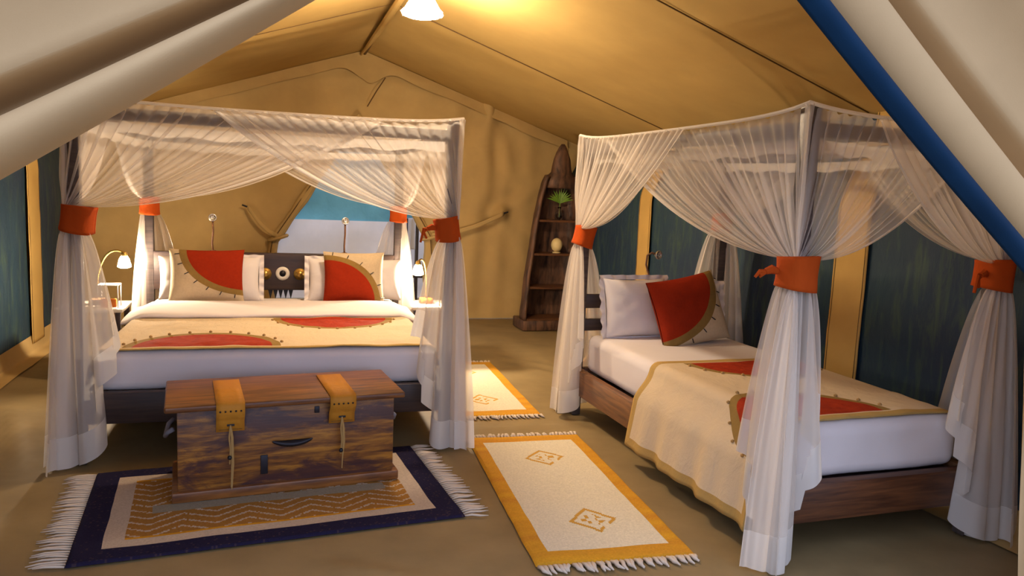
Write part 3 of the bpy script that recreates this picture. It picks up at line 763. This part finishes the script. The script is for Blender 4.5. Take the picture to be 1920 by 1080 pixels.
pillow('cushion', 'cream cushion with red quarter disc in its lower left corner', 'cushion', (1.615, 1.82, PZ), .24, -.02, .50, .43, .16, cushion_mat('cushion_b', 0.02, 0.0, .92, .82), False, 'red and cream cushions', (.02, 0, .93, A(6, 82, 6)))
TL1 = 1.357
netset('white mosquito net draped over the double bed', W1, L1, HH, TL1, {'foot': (.80, .66, .72, .70), 'left': (.5, .5, .2, .2), 'right': (.5, .5, .25, .2), 'head': (.76, .70, .4, .4)}, None)
for nm, x, y, rx, ry, dx, dy, tl, ti in (('broad orange tieback on the left foot post of the double bed', 0, 0, .078, .085, .015, .0, None, (.05, .14)), ('orange tieback on the right foot post of the double bed', W1, 0, .070, .08, -.02, .0, (-1, -.3, 1), (.05, -.16)),
                              ('small orange tieback on the left headboard post of the double bed', 0, L1, .070, .08, .0, 0, None, (0, .0)), ('small orange tieback on the right headboard post of the double bed', W1, L1, .070, .08, 0, 0, None, (0, .0))):
    tieback(nm, x + dx, y + dy, TL1 - .005, rx, ry, .135, ti, tl)

# ---- single bed (right)
CUR = Matrix.Translation((2.14, 2.729, 0)) @ Matrix.Rotation(.02, 4, 'Z')
W2 = 1.134
def hb2(t):
    for z0, z1 in ((.785, .885), (.62, .705)): B().box((.03, L1 - .02, z0), (W2 - .03, L1 + .02, z1), .005).build('headboard_slat', M['darkwood'], t)
bed('wooden four poster single bed along the right wall', W2, L1, HH, .165, .345, False, hb2)
soft_box('mattress', (.04, .04, .33), (W2 - .04, L1 - .05, .602), .06, M['sheet'], None, label='white sheeted mattress on the single bed', cat='mattress')
R2c = [(.30, .125, .43, 1), (.66, 1.215, .43, -1)]
HLg = .47
rm2 = runner_mat('single_runner', .04 - HLg, W2 - .04 + .10, .06, 1.28, .055, R2c)
runner('cream bed runner with tan border hanging over the single bed side', .04, W2 - .04, .06, 1.28, .606, HLg, .10, rm2, .06, .14, [(c[0], c[1], c[2], c[3], 12) for c in R2c], off=.07)
pillow('pillow', 'white frilled pillow against the single bed headboard', 'pillow', (.36, 2.06, .605), .22, .05, .50, .42, .15, M['pillowc'], True, 'white frilled pillows')
pillow('pillow', 'white frilled pillow in the far corner of the single bed', 'pillow', (.83, 2.10, .605), .20, -.1, .48, .38, .13, M['pillowc'], True, 'white frilled pillows')
pillow('cushion', 'cream cushion with red quarter disc leaning on the single bed pillow', 'cushion', (.70, 1.80, .59), .34, .10, .58, .50, .17, cushion_mat('cushion_c', 0.0, 1.0, .96, .84), False, 'red and cream cushions', (0, 1, .97, A(-80, -8, 7)), tilt=-.16)
TL2 = 1.30
netset('white mosquito net draped over the single bed', W2, L1, HH, TL2, {'foot': (.85, .74, .6, .6), 'left': (.86, .60, .45, .6), 'right': (.5, .5, .2, .2), 'head': (.55, .55, .4, .4)}, (W2, L1, .13))
for nm, x, y, rx, ry, dx, dy, tl, ti in (('large orange tieback on the near left post of the single bed', 0, 0, .078, .082, .0, .0, (-1, .25, .2), (.0, .03)), ('dark orange tieback on the near right post of the single bed', W2, 0, .076, .08, -.0, .0, (-1, -.3, 1), (0, 0.05)),
                              ('orange tieback on the headboard post nearest the canoe shelf', 0, L1, .068, .075, .0, 0, None, (0.0, .22)), ('orange tieback hidden in the netting by the right wall', W2, L1, .07, .075, 0, 0, None, (0, 0))):
    tieback(nm, x + dx, y + dy, TL2 + (.13 if x > 0 and y > 0 else 0), rx, ry, .14, ti, tl)
CUR = Matrix.Identity(4)

# ------------------------------------------------------------------ trunk
CUR = Matrix.Translation((-.467, 3.83, .016)) @ Matrix.Rotation(.108, 4, 'Z')
TW, TD, TH = 1.10, .46, .47
tk = thing('wooden_trunk', 'worn dark wooden trunk with two leather straps on the navy rug', 'trunk', (TW / 2, TD / 2, 0))
B().box((.015, .012, .045), (TW - .015, TD - .012, TH - .005), .005).build('body', M['trunk'], tk)
B().box((-.012, -.012, 0), (TW + .012, TD + .012, .052), .008).build('base_skirting', M['lid'], tk)
B().box((-.04, -.045, TH - .008), (TW + .03, TD + .03, TH + .024), .010, seg=3).build('lid', M['lid'], tk)
for sx in (.19, .735):
    wv = .132; zt = TH + .024; pts = []
    prof = [(.40, zt + .004), (.2, zt + .004), (-.035, zt + .004), (-.051, zt - .006), (-.053, TH - .02), (-.028, TH - .055), (-.012, TH - .075), (-.010, TH - .125)]
    V = []; F = []
    for i, (y, z) in enumerate(prof):
        for k in range(5): V.append((sx + wv * k / 4, y, z))
    for i in range(len(prof) - 1):
        for k in range(4): a = i * 5 + k; F.append((a, a + 1, a + 6, a + 5))
    so = add('leather_strap', mesh_from('strap', V, F), M['leather'], tk, solid=.008, label='tan leather strap')
    B().box((sx + .05, -.020, TH - .098), (sx + .085, -.013, TH - .088), .001).build('slot', M['black'], so)
    for k in range(5): B().lathe([(.005, 0), (.004, .003), (0, .004)], (sx + .018 + k * .024, -.058, TH - .012), 8, Matrix.Rotation(PI / 2, 4, 'X')).build('rivet', M['iron'], so, smooth=True)
    V, F, UV = grid(10, 2, lambda u, v: (sx + lerp(.012, wv - .012, u), -.0165, TH - .068 - v * .045)); 
    for q in ((.012, TH - .068), (.012, TH - .115)): B().tube([(sx + .012, -.0165, q[1]), (sx + wv - .012, -.0165, q[1])], .0012, 4).build('stitching', M['seam'], so)
    cx, cz = sx + .066, TH - .093
    for j, (dx, zl) in enumerate(((-.008, .18), (.006, .06 if sx < .3 else .10), (.012, .05 if sx < .3 else .16))):
        B().tube([(cx, -.020, cz), (cx + dx * .8, -.027, cz - .06), (cx + dx * 1.1 + (.008 if j == 0 else 0), -.026, lerp(cz, zl, .6)), (cx + dx * .5, -.022, zl)], [.004, .0045, .004, .003], 6).build('cord', M['cord'], so)
    B().lathe([(0, -.012), (.009, -.008), (.011, 0), (.009, .008), (0, .012)], (cx - .004, -.028, .215 if sx < .3 else .20), 10).build('cord_bead', M['black'], so, smooth=True)
hd = B(); hd.raw([], [])
V, F, UV = grid(20, 6, lambda u, v: (lerp(.455, .655, u), -.002 - .020 * math.sin(PI * u) * math.sin(PI * v), .262 + lerp(-.022, .010, v) * math.sin(PI * u) ** .6 + .012 * (2 * u - 1) ** 2 - .004))
add('cup_handle', mesh_from('handle', V, F), M['iron'], tk, solid=.006)
B().box((.40, .004, .10), (.435, .013, .20), .003).build('lock_plate', M['iron'], tk)
B().box((.665, .004, .40), (.69, .013, .435), .003).build('lock_plate', M['iron'], tk)
for x_ in (-.012, TW + .012):
    s_ = -1 if x_ < 0 else 1
    B().tube([(x_ - s_ * .01, .14, .33), (x_ + s_ * .015, .16, .31), (x_ + s_ * .028, .23, .27), (x_ + s_ * .015, .30, .31), (x_ - s_ * .01, .32, .33)], .012, 8).build('rope_handle', M['rope'], tk, smooth=True)
CUR = Matrix.Identity(4)

# ------------------------------------------------------------------ canoe bookcase and its things
bx, by, bd = 3.105, 8.22, .36
bc = thing('canoe_bookcase', 'dark upright canoe bookcase with shelves in the rear right corner', 'bookcase', (bx, by + .18, 0))
prof_l = [(.12, .345), (.6, .33), (1.24, .275), (1.55, .235), (1.72, .20), (1.80, .165)]
def hw(z):
    for (z0, w0), (z1, w1) in zip(prof_l, prof_l[1:]):
        if z <= z1: return lerp(w0, w1, max(0, (z - z0) / (z1 - z0)))
    return prof_l[-1][1]
def hull(u, v):
    z = lerp(.12, 1.80, v); a = lerp(-PI, 0, u); w_ = hw(z)
    x = bx + .02 * z + w_ * math.copysign(abs(math.cos(a)) ** .55, math.cos(a)); y = by + lerp(.36, .22, v) * abs(math.sin(a)) ** .55
    return (x + .008 * nz(z * 7, u * 6), y + .006 * nz(z * 6, u * 9, 3), z)
V, F, UV = grid(40, 50, hull); add('hull', mesh_from('hull', V, F), M['shelfwood'], bc, solid=.035)
b = B(); pr = [(1.66, .205, .24), (1.74, .20, .22), (1.80, .175, .19), (1.84, .13, .16), (1.9, .12, .14), (1.99, .105, .12), (2.07, .075, .09), (2.13, .045, .05), (2.165, .015, .016)]
V = []; n = 14
for (z, w_, dd) in pr:
    for k in range(n):
        a = 2 * PI * k / n; V.append((bx + .045 + .02 * (z - 1.74) + w_ * math.cos(a) + .012 * nz(z * 9, k), by + .09 + dd * .5 * math.sin(a) + .012 * nz(k, z * 8), z))
F = [(i * n + k, i * n + (k + 1) % n, (i + 1) * n + (k + 1) % n, (i + 1) * n + k) for i in range(len(pr) - 1) for k in range(n)] + [tuple(range(n))[::-1], tuple((len(pr) - 1) * n + k for k in range(n))]
add('prow', mesh_from('prow', V, F), M['shelfwood'], bc)
for z in (.125, .50, .89, 1.28):
    w_ = hw(z) - .02; b = B(); V = []; n = 16
    P2 = [(bx + .02 * z + w_ * math.copysign(abs(math.cos(a)) ** .6, math.cos(a)), by + .012 + (lerp(.36, .24, z / 1.8) - .03) * abs(math.sin(a)) ** .6) for a in [lerp(-PI, 0, k / n) for k in range(n + 1)]]
    V = [(p[0], p[1], z - .012) for p in P2] + [(p[0], p[1], z + .012) for p in P2]; m_ = n + 1
    F = [tuple(range(m_))[::-1], tuple(range(m_, 2 * m_))] + [(k, (k + 1) % m_, m_ + (k + 1) % m_, m_ + k) for k in range(m_)]
    b.raw(V, F).build('shelf', M['plankwood'], bc)
B().box((bx - .375, by - .03, 0), (bx + .365, by + .37, .118), .012).build('plinth', M['shelfwood'], bc)
vx, vy, vz = bx + .06, by + .12, 1.294
va = thing('palm_vase', 'small glass vase with green fan palm leaf on the top shelf', 'vase', (vx, vy, vz))
B().lathe([(.0, 0), (.035, .002), (.04, .03), (.034, .08), (.018, .12), (.022, .15), (.019, .15), (.015, .12), (.03, .08), (.036, .03), (0, .008)], (vx, vy, vz), 18).build('glass_vase', M['glass'], va, smooth=True)
B().tube([(vx, vy, vz + .02), (vx + .003, vy, vz + .2)], .004, 6).build('stem', M['leaf'], va)
for k in range(13):
    a = lerp(-1.15, 1.15, k / 12); L_ = .17 + .03 * rng.random(); base = Vector((vx + .003, vy, vz + .19)); dr = Vector((math.sin(a), -.25 + .15 * rng.random(), math.cos(a))).normalized()
    sd = dr.cross(Vector((0, 1, 0))).normalized(); tip = base + dr * L_ + Vector((0, 0, -.02 * abs(a))); mid = base + dr * L_ * .55
    B().raw([base, mid - sd * .011, mid + sd * .011, tip, mid + Vector((0, -.006, 0))], [(0, 1, 4), (0, 4, 2), (1, 3, 4), (4, 3, 2)]).build('leaflet', M['leaf'], va)
eg = thing('ostrich_egg', 'pale cream egg on a small ring on the canoe bookcase', 'egg', (bx + .045, by + .11, .903))
pe = [(math.sin(PI * k / 16) * .068, -math.cos(PI * k / 16) * .082 + .096) for k in range(17)]
B().lathe(pe, (bx + .045, by + .11, .903), 24).build('shell', M['egg'], eg, smooth=True)
B().tube([(bx + .045 + .04 * math.cos(a), by + .11 + .04 * math.sin(a), .911) for a in [2 * PI * k / 20 for k in range(20)]], .009, 8, closed=True).build('ring_stand', M['egg'], eg)

# ------------------------------------------------------------------ nightstands, lamps, small things
def nightstand(label, x0, x1, y0, y1, h):
    t = thing('nightstand', label, 'table', ((x0 + x1) / 2, (y0 + y1) / 2, 0), 'nightstands beside the double bed')
    B().box((x0, y0, h - .03), (x1, y1, h), .006).build('top', M['marble'], t)
    for x in (x0 + .02, x1 - .06):
        for y in (y0 + .02, y1 - .06): B().box((x, y, 0), (x + .04, y + .04, h - .03), .006).build('leg', M['darkwood'], t)
    n = 6
    for k in range(n):
        x = lerp(x0 + .065, x1 - .065, k / (n - 1)); B().tube([(x, y0 + .035, 0.08), (x, y0 + .035, h - .03)], .019, 8).build('log_slat', M['tablewood'], t)
    B().box((x0 + .03, y0 + .03, .07), (x1 - .03, y1 - .03, .10), .004).build('lower_shelf', M['darkwood'], t)
nightstand('dark nightstand on the left side of the double bed', -1.62, -1.14, 6.45, 6.9, .555)
nightstand('log fronted nightstand on the right side of the double bed', 1.14, 1.58, 6.5, 6.92, .555)
def table_lamp(label, bx_, by_, z, head, base_mat):
    t = thing('table_lamp', label, 'lamp', (bx_, by_, z), 'lit bedside lamps')
    B().box((bx_ - .055, by_ - .05, z), (bx_ + .055, by_ + .05, z + .05), .008).build('base', base_mat, t)
    hx, hy, hz = head; pts = []
    P = [Vector((bx_, by_, z + .05)), Vector((bx_ - .01 * (1 if hx > bx_ else -1), by_, z + .30)), Vector((lerp(bx_, hx, .35), lerp(by_, hy, .35), hz + .15)), Vector((hx, hy, hz + .075))]
    for k in range(25):
        q = k / 24; a = (1 - q) ** 3; b_ = 3 * q * (1 - q) ** 2; c = 3 * q * q * (1 - q); d = q ** 3; pts.append(P[0] * a + P[1] * b_ + P[2] * c + P[3] * d)
    B().tube(pts, .008, 8).build('arm', M['brass'], t, smooth=True)
    B().lathe([(.012, .085), (.022, .075), (.026, .05), (.02, .045)], (hx, hy, hz), 16).build('socket', M['brass'], t, smooth=True)
    B().lathe([(0, .055), (.022, .05), (.036, .025), (.045, -.01), (.05, -.035), (.03, -.045), (0, -.048)], (hx, hy, hz), 20).build('glass_shade', M['bulb'], t, smooth=True)
table_lamp('lit brass table lamp with curved arm left of the double bed', -1.36, 6.68, .555, (-1.15, 6.62, .905), M['tablewood'])
table_lamp('lit table lamp right of the double bed, half behind the netting', 1.30, 6.72, .555, (1.20, 6.60, .87), M['amber'])
gb = thing('glass_lantern', 'clear glass lantern box on the left nightstand', 'lantern', (-1.25, 6.56, .556))
for x in (-1.32, -1.18):
    for y in (6.50, 6.62): B().box((x - .004, y - .004, .556), (x + .004, y + .004, .73), .001).build('edge', M['bone'], gb)
B().box((-1.325, 6.495, .73), (-1.175, 6.625, .738), .001).build('top_frame', M['bone'], gb)
for i, x in enumerate((-1.285, -1.225)): B().box((x - .025, 6.54, .556), (x + .025, 6.58, .62), .004).build('amber_candle', M['amber'], None, label=['amber candle block nearer the wall on the left nightstand', 'amber candle block nearer the bed on the left nightstand'][i], cat='candle', group='amber candles')
def gooseneck(label, pts, fc):
    t = thing('reading_lamp', label, 'lamp', pts[0], 'gooseneck reading lamps')
    B().lathe([(.025, 0), (.025, .012), (.008, .016)], pts[0], 14).build('foot', M['brown_hose'], t)
    B().tube(pts, .008, 8).build('stem', M['brown_hose'], t, smooth=True)
    rot = Vector((0, 0, 1)).rotation_difference(Vector(fc)).to_matrix().to_4x4(); c = Vector(pts[-1]) + Vector(fc) * .005
    B().lathe([(0, -.02), (.02, -.018), (.032, 0), (.033, .01), (.024, .012), (.022, .006), (0, .006)], c, 20, rot).build('head', M['steel'], t, smooth=True)
    for k in range(5):
        a = 2 * PI * k / 5; q = c + rot.to_3x3() @ Vector((.012 * math.cos(a), .012 * math.sin(a), .008)); B().lathe([(.005, 0), (.004, .003), (0, .004)], q, 8, rot).build('led_lens', M['bone'], t, smooth=True)
gooseneck('thin reading lamp behind the left cushions of the double bed', [(-.505, 6.80, .985), (-.512, 6.80, 1.06), (-.503, 6.80, 1.15), (-.508, 6.80, 1.27)], (0.1, -.98, .15))
gooseneck('thin reading lamp behind the right cushions of the double bed', [(.575, 6.78, .985), (.573, 6.78, 1.06), (.578, 6.78, 1.16), (.577, 6.78, 1.275)], (0.1, -.98, .15))
gooseneck('curved reading lamp on the single bed headboard', [(2.665, 5.03, .885), (2.66, 5.03, .98), (2.615, 5.03, 1.10), (2.62, 5.03, 1.17), (2.65, 5.02, 1.19), (2.69, 5.0, 1.178)], (.35, -.93, 0))

# luggage rack behind the single bed
lr = thing('luggage_rack', 'folding rack with striped webbing behind the single bed headboard', 'luggage rack', (2.55, 5.5, 0))
for k, c in enumerate(((.45, .06, .01), (.03, .07, .04), (.62, .36, .06), (.40, .05, .01), (.04, .09, .05), (.55, .26, .04))):
    V, F, UV = grid(14, 3, lambda u, v: (lerp(2.3, 2.82, u), 5.32 + .065 * k + .05 * v, .70 + .03 * math.sin(k * .6) - .03 * math.sin(PI * u)))
    add('webbing_strap', mesh_from('web', V, F), plain('webbing_%s' % 'abcdef'[k], c, .85), lr, solid=.005)
for x in (2.3, 2.82): B().tube([(x, 5.28, .70), (x, 5.76, .71)], .018, 8).build('top_bar', M['lightwood'], lr)
for y in (5.34, 5.70):
    for p0, p1 in (((2.3, y, .69), (2.8, y, .02)), ((2.82, y + .03, .69), (2.32, y + .03, .02))): B().tube([p0, p1], .017, 8).build('crossed_leg', M['lightwood'], lr)

# ceiling lamp
lx, ly = .925, 5.2
cl = thing('ceiling_lamp', 'bright frosted glass lamp with fluted rim hanging from the ridge', 'lamp', (lx, ly, 2.72))
B().tube([(lx, ly, 3.06), (lx, ly, 2.93)], .008, 8).build('stem', M['brass'], cl)
B().lathe([(.028, .22), (.032, .20), (.03, .18)], (lx, ly, 2.72), 16).build('cap', M['brass'], cl)
B().lathe([(0, .205), (.035, .20), (.06, .16), (.085, .10), (.115, .05), (.138, .02), (.130, .005), (.09, -.008), (.04, -.014), (0, -.015)], (lx, ly, 2.73), 60, None, lambda a, z: 1 + (.05 * math.cos(12 * a) if z < .04 and z > 0 else 0)).build('glass_shade', M['ceil'], cl, smooth=True)
for o in list(bpy.data.objects):
    if '_loc' in o: del o['_loc']
